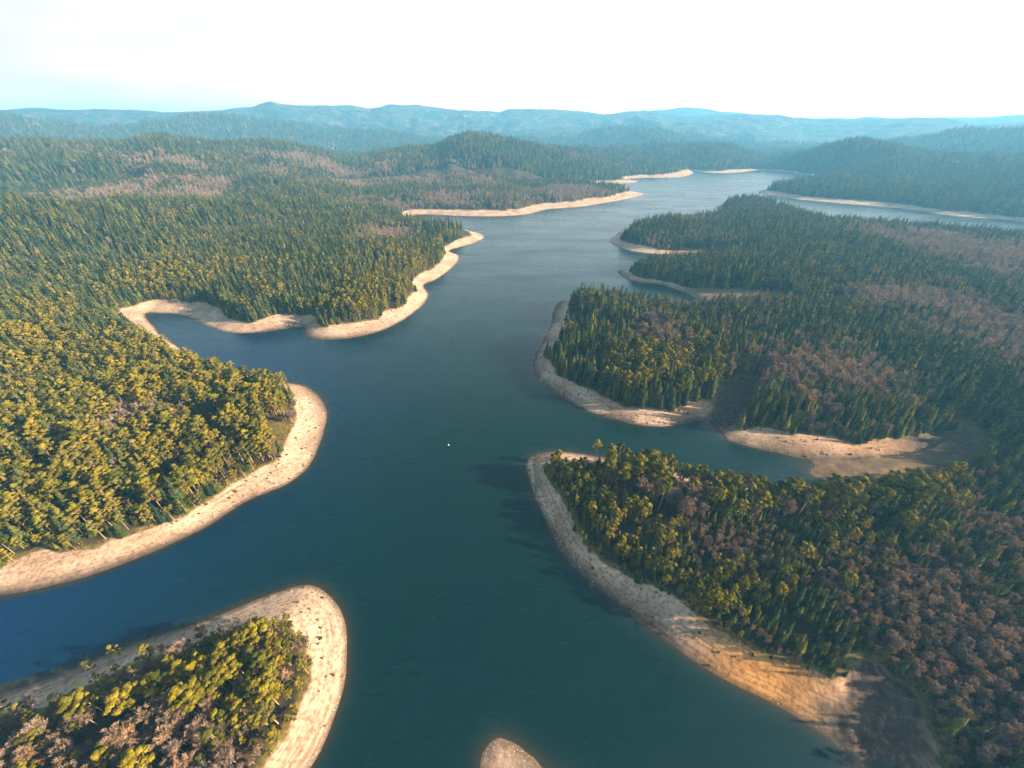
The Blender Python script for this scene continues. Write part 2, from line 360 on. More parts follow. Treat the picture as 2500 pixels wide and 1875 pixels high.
def water_mat():
    m, nt, out, N, L = mat('lake_water')
    geo = N('ShaderNodeNewGeometry'); P = geo.outputs['Position']
    a = N('ShaderNodeAttribute', attribute_name='depth').outputs['Fac']
    n1 = N('ShaderNodeTexNoise', i_Scale=.006, i_Detail=3.0); L(P, n1.inputs['Vector'])
    deepc = ramp(N, L, n1.outputs['Fac'], [(.3, (.0008, .013, .016)), (.7, (.002, .016, .012))])
    shal = ramp(N, L, a, [(0, (.035, .027, .016)), (.10, (.024, .024, .015)), (.35, (.008, .022, .020)), (.9, (.003, .012, .013))])
    sf = ramp(N, L, a, [(0, (1, 1, 1)), (.2, (.5, .5, .5)), (.8, (0, 0, 0))])
    col = mixc(N, L, sf, deepc, shal)
    sx = N('ShaderNodeSeparateXYZ'); L(P, sx.inputs[0])
    arm = math_(N, L, 'MULTIPLY_ADD', sx.outputs['X'], -1 / 220, -.1, clamp=True)
    arm = math_(N, L, 'MULTIPLY', arm, math_(N, L, 'SUBTRACT', 1.0, math_(N, L, 'MULTIPLY_ADD', sx.outputs['Y'], 1 / 500, -.5, clamp=True)))
    blue = mixc(N, L, math_(N, L, 'MULTIPLY', arm, 1.0), col, (.0001, .017, .058), 'MIX')
    col = mixc(N, L, math_(N, L, 'MULTIPLY', arm, math_(N, L, 'LESS_THAN', .2, a)), col, blue)
    b = N('ShaderNodeBsdfPrincipled', i_IOR=1.33); L(col, b.inputs['Base Color'])
    mw = N('ShaderNodeMapping'); mw.inputs['Scale'].default_value = (.006, .022, 1); mw.inputs['Rotation'].default_value = (0, 0, .35); L(P, mw.inputs['Vector'])
    wn = N('ShaderNodeTexNoise', i_Scale=1.0, i_Detail=5.0, i_Roughness=.6); L(mw.outputs[0], wn.inputs['Vector'])
    wind = ramp(N, L, wn.outputs['Fac'], [(.35, (.22, .22, .22)), (.65, (.34, .34, .34))]); L(wind, b.inputs['Roughness'])
    nz = N('ShaderNodeTexNoise', i_Scale=.35, i_Detail=4.0, i_Roughness=.6)
    mp = N('ShaderNodeMapping'); mp.inputs['Scale'].default_value = (1, 1.5, 1); L(P, mp.inputs['Vector']); L(mp.outputs[0], nz.inputs['Vector'])
    bm = N('ShaderNodeBump', i_Strength=.35, i_Distance=.25); L(nz.outputs['Fac'], bm.inputs['Height'])
    L(bm.outputs[0], b.inputs['Normal']); L(b.outputs[0], out.inputs['Surface'])
    return m
M_WATER = water_mat()

# ------------------------------------------------------------------ woodland kinds by place: ellipses on the ground
LR = np.log(RAD)
def sample(G, x, y):
    r = np.hypot(x, y); az = np.arctan2(x, y)
    fi = np.interp(np.log(r), LR, np.arange(NR)); fj = np.clip((az - AN[0]) / (AN[1] - AN[0]), 0, 828.999)
    i = np.clip(fi.astype(int), 0, NR - 2); j = fj.astype(int); a = fi - i; b = fj - j
    G = G.reshape(NR, NA)
    return (G[i, j] * (1 - a) * (1 - b) + G[i + 1, j] * a * (1 - b) + G[i, j + 1] * (1 - a) * b + G[i + 1, j + 1] * a * b)
def hit(u, v, lift=14.0):
    """where the ray through a traced point meets the canopy"""
    dx, dy, dz = ray(u, v); hd = math.hypot(dx, dy)
    t = np.exp(np.linspace(math.log(60), math.log(6000), 1500))
    px, py = dx / hd * t, dy / hd * t
    below = (H + dz / hd * t) < sample(GH, px, py) + lift
    k = int(np.argmax(below)) if below.any() else len(t) - 1
    return np.array([px[k], py[k]])
def ell(u, v, ru, rv):
    if v < 900:
        c = hit(u, v); k = math.hypot(*c) / math.hypot(*W(u, max(v, 280))) if v > 280 else 1
        b2 = hit(u, v + rv); rx = abs(W(u + ru, v)[0] - W(u, v)[0]) * k
        b = hit(u, v - rv)
        return c[0], c[1], rx + 1, float(np.clip(np.hypot(*(b - b2)) * .45, 20, 260)) + 1
    c = W(u, v); a = W(u + ru, v); b = W(u, v - rv); b2 = W(u, v + rv)
    return c[0], c[1], abs(a[0] - c[0]) + 1, max(abs(b[1] - c[1]), abs(b2[1] - c[1])) * .8 + 1
BROWN = [ell(*e) for e in [(150,1650,320,110),(380,1600,130,60),(330,1500,80,35),(1330,1080,40,28),(1450,1110,45,45),(1560,1215,95,55),(1950,1330,170,110),(2120,1420,170,170),(2050,1500,120,140),(2150,1180,110,60),
 (1420,705,50,38),(1860,800,130,45),(1730,800,80,35),(1760,850,60,35),(1990,640,150,32),(2140,540,110,50),(2180,700,120,50),(900,385,250,28),(960,425,140,22),(1100,435,120,20),(700,355,130,18),(1220,410,120,18),
 (270,425,110,16),(340,345,80,14),(1405,520,45,14),(1560,500,60,14),(1900,500,60,10),(1500,470,40,8),(1600,640,120,8),(520,1010,20,25),(640,890,25,22),(280,890,60,25),(1600,1400,70,40),(1690,1440,60,26),(830,500,60,20),(420,420,60,16)]]
PINE = [ell(*e) for e in [(300,950,500,330),(560,1440,190,150),(610,1540,110,150),(820,640,110,70),(880,560,90,40),(1300,1080,100,90),(1250,1040,70,50),(1620,1050,180,50),(1780,1110,120,60),(1450,770,110,60),(1380,800,90,50),
 (1540,1290,120,80),(1560,1380,90,50),(420,590,120,40),(720,640,60,30),(1430,600,60,20),(1900,1070,120,40)]]
DARK = [ell(*e) for e in [(1900,1130,90,50),(560,640,160,60),(600,560,200,50),(1480,580,110,25),(1660,1380,120,70),(1290,820,70,50),(1450,860,90,25),(1800,920,180,30),(2100,900,120,50),(1550,480,160,30),(1850,420,300,28),(60,400,80,22),(900,400,70,10),(1150,370,150,25)]]
def emax(E, x, y):
    o = np.zeros(x.shape)
    for cx, cy, a, b in E:
        o = np.maximum(o, np.exp(-(((x - cx) / a) ** 2 + ((y - cy) / b) ** 2) * .8))
    return o
def kinds(x, y):
    n = fbm(x / 70, y / 70, 3, 41); n2 = fbm(x / 45 + 9, y / 45, 3, 43)
    far = np.clip((np.hypot(x, y) - 700) / 500, 0, 1)
    b = emax(BROWN, x, y) * 1.05 + (n - .5) * (.9 + .6 * far) + .19 * (x > 150)
    p = emax(PINE, x, y) + (n2 - .5) * .9 - .15 * far - .12 * (x > 100)
    dk = emax(DARK, x, y)
    return b - dk * .55, p - dk * .35
xs, ys = GX.ravel(), GY.ravel()
Bf, Pf = kinds(xs, ys)
FOREST = np.clip((GD - GW + 2.0) / 5.0, 0, 1).ravel()
def pmask(P):
    c0 = P[:, :2].mean(0); rad = np.hypot(P[:, 0] - c0[0], P[:, 1] - c0[1]).max() + 30
    m = np.zeros(xs.shape); q = np.hypot(xs - c0[0], ys - c0[1]) < rad
    sd = dist(P, xs[q], ys[q], 60.)[0] * np.where(inside(P, xs[q], ys[q]), 1, -1)
    m[q] = np.clip(.5 + (sd + (fbm(xs[q] / 9, ys[q] / 9, 3, 8) - .5) * 14) / 8, 0, 1); return m
bay, clear_, mtip, bc, cd = [pmask(P) for P in (P_bay, P_clear, P_mtip, P_bc, P_cd)]
NOTREE = np.maximum.reduce([bay, clear_, mtip * .7, bc, cd, GDRY.ravel()])
FOREST = FOREST * (1 - np.maximum(bay, clear_)) * (1 - .8 * np.maximum(bc, cd)) * (1 - GDRY.ravel()) * (1 - .35 * mtip)
gc = W(1640, 1470); GOLD = np.exp(-(((xs - gc[0]) / 34) ** 2 + ((ys - gc[1]) / 20) ** 2) ** 1.5)
gc = W(1500, 880); GOLD = np.maximum(GOLD, .6 * np.exp(-(((xs - gc[0]) / 25) ** 2 + ((ys - gc[1]) / 16) ** 2)))
gc = W(1940, 965); GOLD = np.maximum(GOLD, .5 * np.exp(-(((xs - gc[0]) / 60) ** 2 + ((ys - gc[1]) / 25) ** 2)))
SOIL = np.maximum.reduce([bay, clear_, bc * .6, cd * .6])
band = np.clip(1.15 - GD.ravel() / (.62 * GW.ravel()), 0, 1) * np.clip((fbm(xs / 18, ys / 18, 3, 61) - .25) * 4, 0, 1)
SOIL = np.maximum(SOIL, .85 * band * ((xs > 15) & (np.hypot(xs, ys) < 650)) * (1 - GOLD))
SOIL = np.maximum(SOIL, .8 * np.clip(1.1 - GD.ravel() / (.4 * GW.ravel()), 0, 1) * np.clip((-xs - 120) / 60, 0, 1) * (np.hypot(xs, ys) < 500))
gc = W(2065, 975); SOIL = np.maximum(SOIL, np.clip(1.3 * np.exp(-(((xs - gc[0]) / 48) ** 2 + ((ys - gc[1]) / 30) ** 2)), 0, 1))
FIELD = np.zeros(xs.shape)
for (u, v, ru, rv, RR) in [(765, 333, 60, 3, 3700), (1000,340,1,1,3500)]:
    dx, dy, dz = ray(u, v); k = RR / math.hypot(dx, dy); fx, fy = dx * k, dy * k
    FIELD = np.maximum(FIELD, (np.exp(-(((xs - fx) / (RR * ru / 900)) ** 2 + ((ys - fy) / 130) ** 2)) > .4) * 1.)

idx = np.arange(NR * NA).reshape(NR, NA)
nx = np.roll(idx, -1, 1)
Q = np.stack([idx[:-1], nx[:-1], nx[1:], idx[1:]], -1).reshape(-1, 4)[:, ::-1]
me = make_mesh('ground', np.stack([xs, ys, GH.ravel()], -1), Q, [M_GROUND], True)
for n_, a_ in (('forest', FOREST), ('brown', Bf), ('soil', SOIL), ('gold', GOLD), ('dry', GDRY), ('field', FIELD)): attr(me, n_, a_)
link('ground', me, kind='structure')
# water sheet: where the ground is near or below the water level
hq = GH.ravel()[Q].min(1); rq = np.hypot(xs[Q[:, 0]], ys[Q[:, 0]])
Qw = Q[(hq < .25) & (rq < 4200)]
used, inv = np.unique(Qw.ravel(), return_inverse=True)
me = make_mesh('lake_water', np.stack([xs[used], ys[used], np.zeros(len(used))], -1), inv.reshape(-1, 4), [M_WATER], True)
attr(me, 'depth', np.clip(-GH.ravel()[used] / 2.6, 0, 1))
link('lake_water', me, kind='structure')
print('ground', time.time() - T0)

# ------------------------------------------------------------------ tree shapes
def cards(C, Nn, size, aspect=1.0, jit=.35, up=None):
    """irregular leaf-clump quads at centres C with normals Nn"""
    n = len(C); Nn = Nn / (np.linalg.norm(Nn, axis=1, keepdims=True) + 1e-9)
    a = rng.normal(size=(n, 3)) if up is None else up
    t = np.cross(Nn, a); t /= np.linalg.norm(t, axis=1, keepdims=True) + 1e-9
    b = np.cross(Nn, t)
    size = np.broadcast_to(np.asarray(size, float), (n,))[:, None]
    V = []
    for sx, sy in ((-1, -1), (1, -1), (1, 1), (-1, 1)):
        j1 = 1 + rng.uniform(-jit, jit, (n, 1)); j2 = 1 + rng.uniform(-jit, jit, (n, 1))
        V.append(C + t * sx * size * .5 * j1 + b * sy * size * .5 * aspect * j2)
    V = np.stack(V, 1).reshape(-1, 3)
    return V, np.arange(n * 4).reshape(n, 4)
def tube(pts, rad, seg=5):
    pts = np.asarray(pts, float); n = len(pts); V = []
    for i in range(n):
        d = pts[min(i + 1, n - 1)] - pts[max(i - 1, 0)]; d /= np.linalg.norm(d) + 1e-9
        a = np.cross(d, [1, .3, .1]); a /= np.linalg.norm(a); b = np.cross(d, a)
        for k in range(seg):
            q = 2 * math.pi * k / seg
            V.append(pts[i] + rad[i] * (a * math.cos(q) + b * math.sin(q)))
    Fc = [[i * seg + k, i * seg + (k + 1) % seg, (i + 1) * seg + (k + 1) % seg, (i + 1) * seg + k] for i in range(n - 1) for k in range(seg)]
    return np.array(V), np.array(Fc)
def join(parts):
    V, Fs, o = [], [], 0
    for v, f in parts: V.append(v); Fs.append(f + o); o += len(v)
    return np.concatenate(V), np.concatenate(Fs)
def sph(n):
    v = rng.normal(size=(n, 3)); return v / np.linalg.norm(v, axis=1, keepdims=True)
def curve_trunk(h, r0, lean=.03, n=5):
    dx, dy = rng.normal(size=2) * lean * h
    t = np.linspace(0, 1, n)
    return np.stack([dx * t ** 2, dy * t ** 2, h * t - .6 * (t == 0)], -1), r0 * (1 - .8 * t)

def pine(q, tall=1.0, bare=.5, wide=1.0):            # unit: real metres, ~20 m
    h = 20 * tall; pts, rad = curve_trunk(h * .96, .26, .04)
    P = [tube(pts, rad, 6)]; Cs, Ns, Ss = [], [], []
    nb = 15
    for i in range(nb):
        z = h * (bare + (1 - bare) * (i + .5) / nb); f = (z / h - bare) / (1 - bare)
        ax = np.array([np.interp(z, pts[:, 2], pts[:, 0]), np.interp(z, pts[:, 2], pts[:, 1]), z])
        reach = 3.3 * wide * (math.sin(math.pi * (.22 + .72 * f)) ** .8) * rng.uniform(.55, 1.15)
        a = i * 2.4 + rng.uniform(-.5, .5)
        end = ax + np.array([math.cos(a) * reach, math.sin(a) * reach, reach * .28 + .2])
        P.append(tube([ax - [0, 0, .5], (ax + end) / 2, end], [.09, .06, .02], 3))
        rp = rng.uniform(1.0, 1.75) * wide * (1.1 - .25 * f)
        s = sph(int(q * rng.uniform(.7, 1.2))); s[:, 2] = np.abs(s[:, 2]) * 1.2 - .35
        rr = rng.uniform(.55, 1.05, (len(s), 1))
        Cs.append(end + s * rr * [rp, rp, rp * .62]); Ns.append(s + [0, 0, .35] + rng.normal(size=s.shape) * .35); Ss.append(np.full(len(s), rp * (.36 if q > 90 else .52)))
    top = np.array([pts[-1, 0], pts[-1, 1], h * .95]); s = sph(q); s[:, 2] = np.abs(s[:, 2])
    Cs.append(top + s * [1.3, 1.3, 1.1]); Ns.append(s + [0, 0, .3]); Ss.append(np.full(q, .75))
    C = np.concatenate(Cs); Nn = np.concatenate(Ns); S = np.concatenate(Ss) * rng.uniform(.6, 1.3, len(C)) * (1.0 if q > 25 else 1.55)
    return join(P), cards(C, Nn, S)
def spruce(q, tall=1.0, wide=1.0):
    h = 22 * tall; pts, rad = curve_trunk(h * .97, .22, .01)
    P = [tube(pts, rad, 5)]; Cs, Ns, Ss, Up = [], [], [], []
    nl = 15
    for i in range(nl):
        f = i / (nl - 1); z = h * (.14 + .84 * f)
        rmax = (2.9 * (1 - f) ** .8 + .22) * wide * rng.uniform(.85, 1.1)
        nb = max(5, int(q * (1 - f * .75)))
        a = rng.uniform(0, 6.28, nb) ; rr = rmax * rng.uniform(.35, 1.08, nb)
        c = np.stack([np.cos(a) * rr, np.sin(a) * rr, z - rr * .42 + rng.uniform(-.3, .3, nb)], -1)
        Cs.append(c); Ns.append(np.stack([np.cos(a) * .8, np.sin(a) * .8, np.full(nb, .75)], -1) + rng.normal(size=(nb, 3)) * .25)
        Ss.append(np.full(nb, (.42 if q > 50 else .55) + (.55 if q > 50 else .75) * (1 - f))); Up.append(np.stack([np.cos(a), np.sin(a), -.5 * np.ones(nb)], -1))
    C = np.concatenate(Cs); Nn = np.concatenate(Ns); S = np.concatenate(Ss) * rng.uniform(.7, 1.25, len(C)) * (1.0 if q > 30 else 1.45)
    v, f = cards(C, Nn, S, 1.25)
    tip = cards(np.array([[0, 0, h * .97]] * 4) + rng.normal(size=(4, 3)) * .05, rng.normal(size=(4, 3)) * [1, 1, .1], .35, 3.2)
    return join(P), join([(v, f), tip])
def bare(q, tall=1.0, wide=1.0):
    h = 16 * tall; pts, rad = curve_trunk(h * .8, .2, .05)
    P = [tube(pts, rad, 5)]; C, D = [], []
    nb = 12
    for i in range(nb):
        f = i / nb; z = h * (.28 + .48 * f)
        ax = np.array([np.interp(z, pts[:, 2], pts[:, 0]), np.interp(z, pts[:, 2], pts[:, 1]), z])
        a = i * 2.4 + rng.uniform(-.6, .6); L_ = h * rng.uniform(.2, .32) * (1 - .35 * f) * wide
        d = np.array([math.cos(a) * .62, math.sin(a) * .62, 1.0]); d /= np.linalg.norm(d)
        end = ax + d * L_ * 1.15
        mid = ax + d * L_ * .5 + [math.cos(a) * .35, math.sin(a) * .35, -.15]
        P.append(tube([ax, mid, end], [.09, .06, .02], 3))
        k = int(q)
        t = rng.uniform(.3, 1.05, (k, 1))
        base = ax + (end - ax) * t
        dd = d + rng.normal(size=(k, 3)) * .55 + [0, 0, .25]; dd /= np.linalg.norm(dd, axis=1, keepdims=True)
        C.append(base); D.append(dd * rng.uniform(1.0, 2.3, (k, 1)) * wide)
    C = np.concatenate(C); D = np.concatenate(D); n = len(C)
    wd = (.13 if q > 30 else .30)
    side = np.cross(D, rng.normal(size=(n, 3))); side /= np.linalg.norm(side, axis=1, keepdims=True)
    side *= wd * rng.uniform(.6, 1.3, (n, 1))
    mid = C + D * .55
    V = np.stack([C - side * .5, mid - side * .2 + rng.normal(size=(n, 3)) * .1, C + D, mid + side * .9], 1).reshape(-1, 3)
    return join(P), (V, np.arange(n * 4).reshape(n, 4))
def bush(q, hgt=2.2):
    s = sph(q); s[:, 2] = np.abs(s[:, 2])
    C = s * rng.uniform(.4, 1.0, (q, 1)) * [hgt * .55, hgt * .5, hgt * .9]
    st = join([tube([[0, 0, -.2], [math.cos(a) * hgt * .2, math.sin(a) * hgt * .2, hgt * .5]], [.05, .02], 3) for a in (0, 2.1, 4.2)])
    return st, cards(C, s + rng.normal(size=s.shape) * .4, hgt * .28)

KINDS = {}
def proto(kind, arr, leaf, bark):
    KINDS[kind] = []
    for k, (st, cr) in enumerate(arr):
        tm = make_mesh(kind + '_trunk', st[0], st[1], [bark], True)
        cm = make_mesh(kind + '_crown', cr[0], cr[1], [leaf])
        jv, jf = join([st, cr]); mi = np.r_[np.zeros(len(st[1])), np.ones(len(cr[1]))]
        jm = make_mesh(kind + '_whole', jv, jf, [bark, leaf], False, mi)
        KINDS[kind].append((tm, cm, jm))
proto('pine_tree', [pine(120, 1.0, .42, .75), pine(110, 1.1, .62, .85), pine(130, .9, .35, .85), pine(120, 1.0, .2, .8), pine(110, .85, .25, .8), pine(130, 1.05, .5, 1.1)], M_PINE, M_PBARK)
proto('spruce_tree', [spruce(75), spruce(70, 1.08, .95), spruce(80, .85, 1.3), spruce(80, .92, 1.4), spruce(60, .75, 1.1)], M_SPRUCE, M_SBARK)
proto('bare_tree', [bare(110), bare(95, 1.15, .85), bare(115, .85, 1.1), bare(105, .95, 1.0), bare(90, .7, 1.1)], M_TWIG, M_BBARK)
proto('leafy_bush', [bush(90), bush(80, 1.7), bush(100, 2.8)], M_BUSH, M_BBARK)
LO = {}
def protolo(kind, arr, leaf, bark):
    LO[kind] = []
    for st, cr in arr:
        jv, jf = join([st, cr]); mi = np.r_[np.zeros(len(st[1])), np.ones(len(cr[1]))]
        LO[kind].append(make_mesh(kind + '_far', jv, jf, [bark, leaf], False, mi))
protolo('pine_tree', [pine(20, 1.0, .3, .8), pine(20, 1.1, .45, .8), pine(20, .9, .2, .85), pine(20, 1, .35, 1)], M_PINE, M_PBARK)
protolo('spruce_tree', [spruce(18, 1, 1.1), spruce(18, 1.08, 1.0), spruce(18, .85, 1.35), spruce(18, .92, 1.45)], M_SPRUCE, M_SBARK)
protolo('bare_tree', [bare(24), bare(22, 1.15, .85), bare(24, .85, 1.1), bare(24, .95, 1)], M_TWIG, M_BBARK)

# ------------------------------------------------------------------ scatter
def grid(r0, r1, sp, half=61):
    n = int(r1 / sp) + 1
    gx, gy = np.meshgrid(np.arange(-n, n + 1), np.arange(-2, n + 1))
    x = (gx + (gy % 2) * .5).ravel() * sp; y = gy.ravel() * sp * .9
    x = x + rng.uniform(-.42, .42, len(x)) * sp; y = y + rng.uniform(-.42, .42, len(x)) * sp
    r = np.hypot(x, y); az = np.abs(np.arctan2(x, y))
    m = (r >= r0) & (r < r1) & (az < R(half))
    return x[m], y[m]
bands = [(60, 420, 3.1, 1.0, 84), (420, 900, 4.3, .95, 76), (900, 1700, 5.8, .98, 66), (1700, 3000, 9.5, 1.25, 61), (3000, 4600, 15.0, 1.7, 58)]
X, Y, S, LOD = [], [], [], []
for k, (r0, r1, sp, sc, ha) in enumerate(bands):
    x, y = grid(r0, r1, sp, ha); X.append(x); Y.append(y); S.append(np.full(len(x), sc)); LOD.append(np.full(len(x), k))
X = np.concatenate(X); Y = np.concatenate(Y); S = np.concatenate(S); LOD = np.concatenate(LOD)
dd = sample(GD, X, Y); ww = sample(GW, X, Y); nt_ = sample(NOTREE, X, Y); hh = sample(GH, X, Y); fd = sample(FIELD, X, Y)
inl = dd - ww
dens = fbm(X / 22, Y / 22, 2, 91)
px_, py_, pc_ = project(X, Y, hh)
hd_ = (px_ > 1150) & (py_ > 1000) & (pc_ > 0)
pen_ = (px_ < 760) & (py_ > 1255) & (pc_ > 0)
north_ = hd_ & (px_ > 1380) & (py_ < 1125)
keep = ((hd_ & ~north_) | (LOD > 0) | (rng.uniform(size=len(X)) < np.where(pen_, .8, .58))) & (inl > -2.0) & (nt_ < .5) & (fd < .3) & (hh > 1) & (rng.uniform(size=len(X)) < np.where(inl < 8, .95, .97)) & (dens > .24)
X, Y, S, LOD, inl, hh = [a[keep] for a in (X, Y, S, LOD, inl, hh)]
B, Pn = kinds(X, Y)
u1 = rng.uniform(size=len(X)); u2 = rng.uniform(size=len(X))
isb = (B + (u1 - .5) * .95 + (fbm(X / 13, Y / 13, 2, 15) - .5) * .7) > .50
isp = (~isb) & ((Pn + (u2 - .5) * 1.1 + (fbm(X / 16, Y / 16, 2, 16) - .5) * 1.0) > .54)
kd = np.where(isb, 2, np.where(isp, 0, 1))
young = fbm(X / 60, Y / 60, 2, 66)
sc = S * rng.uniform(.62, 1.2, len(X)) * (.78 + .4 * young)
sc = sc * np.where(inl < 5, rng.uniform(.35, .85, len(X)), 1)
# low young wood on the near right headland and bush fringe
pu, pv, pc = project(X, Y, hh)
head = (pu > 1150) & (pv > 1000) & (pc > 0)
nside = head & (pu > 1380) & (pv < 1125) & (pu < 2050)
kd = np.where(nside & (kd != 2) & (u2 < .75), 0, kd)
head2 = head & ~nside
sc = np.where(nside, np.clip(sc, .8, 1.2), sc)
sc = sc * np.where(head2 & (kd != 0), .70, 1) * np.where(head2 & (pu < 1900) & (pv > 1060), .72, 1)
sc = sc * np.where(head2 & (pv > 1060), .88, 1) * np.where(head2 & (pu < 1310) & (pv < 1080), .62, 1)
npen = (pu < 760) & (pv > 1255) & (pc > 0) & (Y < 260)
sc = sc * np.where(npen, .8, 1) * np.where(npen & (inl < 14) & (pu < 560) & (rng.uniform(size=len(X)) < .85), .6, 1)
kd = np.where(npen & (kd == 1), np.where(u1 > .5, 0, 2), kd)
mpen = (Y < 420) & (X < -60)

print('trees', len(X), [(kd == k).sum() for k in range(3)], time.time() - T0)
NAMES = ['pine_tree', 'spruce_tree', 'bare_tree']

# hand placed trees that stand out in the photograph: kind, u, v of the foot, variant, scale, label
SPECIAL = [(0,1420,1106,1,1.2,'tall lone pine with long pale trunk and small round crown inside the right headland'),
 (0,1284,994,1,.95,'slender tall pine nearest the sandy tip on the far edge of the right headland'),
 (0,1334,1000,1,.95,'second slender tall pine along the far edge of the right headland'),
 (0,1398,1030,1,1.1,'tall thin-crowned pine left of the full-crowned one, far edge of the right headland'),
 (0,1432,1030,3,1.15,'full-crowned tall yellow-green pine rising above the far edge of the right headland'),
 (1,1293,1002,2,.5,'small dark spruce beside the slender pines near the sandy tip of the right headland'),
 (0,440,1540,5,1.0,'round golden-green pine in the middle of the bottom-left peninsula wood'),
 (0,500,1500,5,.95,'broad golden pine with a pale leaning trunk beside bare trees on the bottom-left peninsula'),
 (0,600,1562,0,1.0,'golden pine with a long pale trunk near the eastern shore of the bottom-left peninsula'),
 (0,250,1408,4,.6,'small bright green pine alone on the north shore of the bottom-left peninsula'),
 (0,195,1442,4,.55,'small dark green pine left of the bright green one on the bottom-left peninsula'),
 (0,425,790,1,.85,'thin-crowned pine sticking out at the skyline of the left peninsula over the cove'),
 (0,478,806,0,.95,'tall pine on the far edge of the left peninsula, third from the cove'),
 (0,512,816,0,1.0,'tallest pine on the far edge of the left peninsula above the open water'),
 (0,1300,638,1,1.0,'twin-topped tall pine at the far tip of the middle right peninsula'),
 (0,206,1030,1,1.1,'tall pale-trunked pine leaning out over darker spruces on the left peninsula')]
sp_w = [W(s[1], s[2], 6.0) for s in SPECIAL]
killm = np.zeros(len(X), bool)
for q_, p in enumerate(sp_w): killm |= np.hypot(X - p[0], Y - p[1] + (4 if q_ == 0 else 0)) < (8.5 if q_ == 0 else 3.0)

def place(kind, var, x, y, z, s, rz, label, cat, group=None):
    tm, cm, _ = KINDS[kind][var % len(KINDS[kind])]
    e = bpy.data.objects.new(kind, None); COL.objects.link(e)
    e.empty_display_size = .5
    e.location = (x, y, z); e.rotation_euler = (0, 0, rz); e.scale = (s, s, s)
    e['label'] = label; e['category'] = cat
    if group: e['group'] = group
    t = bpy.data.objects.new('trunk', tm); COL.objects.link(t); t.parent = e
    c = bpy.data.objects.new('crown', cm); COL.objects.link(c); c.parent = e
    return e
def land(u, v):
    if u < 760 and v > 1255 and (v > 1495 - .36 * u): return 'bottom-left peninsula'
    if u < 720 and v > 600 and v > 640 + (u - 230) * .6: return 'left peninsula'
    if u < 1060: return 'far left shore'
    if v > 985 and u > 1130: return 'right headland'
    if v > 840 and u > 1590: return 'wooded inlet point'
    if u > 1140 and v > 600: return 'middle right peninsula'
    return 'far right shore'
rr = np.hypot(X, Y)
inview = (pu > -20) & (pu < 2232) & (pv > 220) & (pv < 1690) & (pc > 10)
screen = F * sc * 20 / np.hypot(rr, H)
CATS = ['pine', 'spruce', 'bare tree']
desc = {0: ['yellow-green pine', 'olive-green pine'], 1: ['dark green spruce', 'blue-green spruce'], 2: ['leafless brown tree', 'leafless mauve-brown tree']}
ind = np.zeros(len(X), bool)
nsp = [sum(1 for s in SPECIAL if s[0] == k) for k in range(3)]
cells = {}
for k in range(3):
    c = np.where((kd == k) & inview & ~killm)[0]
    c = c[np.argsort(-screen[c])][:300 - nsp[k]]
    ind[c] = True
    for i in c:
        L_ = land(pu[i], pv[i])
        e_ = 'at the shore edge' if inl[i] < 8 else ('behind the shore trees' if inl[i] < 22 else 'in the wood')
        u, v = pu[i], pv[i]
        # third of the landmass, named by what lies there
        if L_ == 'bottom-left peninsula': s_ = 'near the rounded sandy tip' if u > 480 and v < 1480 else ('towards the eastern beach' if u > 420 else ('by the blue channel' if v < 1530 - .2 * u else 'by the picture corner'))
        elif L_ == 'left peninsula': s_ = 'near the rounded sandy tip' if u > 480 else ('front beach' if v > 1050 else ('towards the cove' if u > 230 else 'inland slope'))
        elif L_ == 'right headland': s_ = 'near the pointed sandy tip' if u < 1450 and v < 1200 else ('golden beach' if u < 1850 and v > 1300 else ('by the dried inlet' if v < 1150 else ('by the clearing' if u < 2050 and v > 1400 else 'inland slope')))
        else: s_ = 'left part' if u < 1500 else 'right part'
        z_ = 'tall' if sc[i] > .95 else ('medium' if sc[i] > .7 else 'short')
        cells.setdefault((k, z_, L_, e_, s_), []).append(i)
nind = 0
for (k, z_, L_, e_, s_), ids in cells.items():
    lab = f'{z_} {desc[k][0]} {e_}, {L_}, {s_}'.replace('behind the shore trees', 'behind shore trees').replace('wooded inlet point', 'inlet point')
    for n_, i in enumerate(ids):
        g = f'{z_} {CATS[k]}s {e_} on the {L_}, {s_}'
        place(NAMES[k], int(rng.integers(0, 6)), X[i], Y[i], hh[i] - .2, sc[i], rng.uniform(0, 6.28), lab, CATS[k], g if len(ids) > 1 else None)
        nind += 1
for s, p in zip(SPECIAL, sp_w):
    z = float(sample(GH, p[:1], p[1:])[0])
    place(NAMES[s[0]], s[3], p[0], p[1], z - .2, s[4], rng.uniform(0, 6.28), s[5], CATS[s[0]])
print('individuals', nind, time.time() - T0)

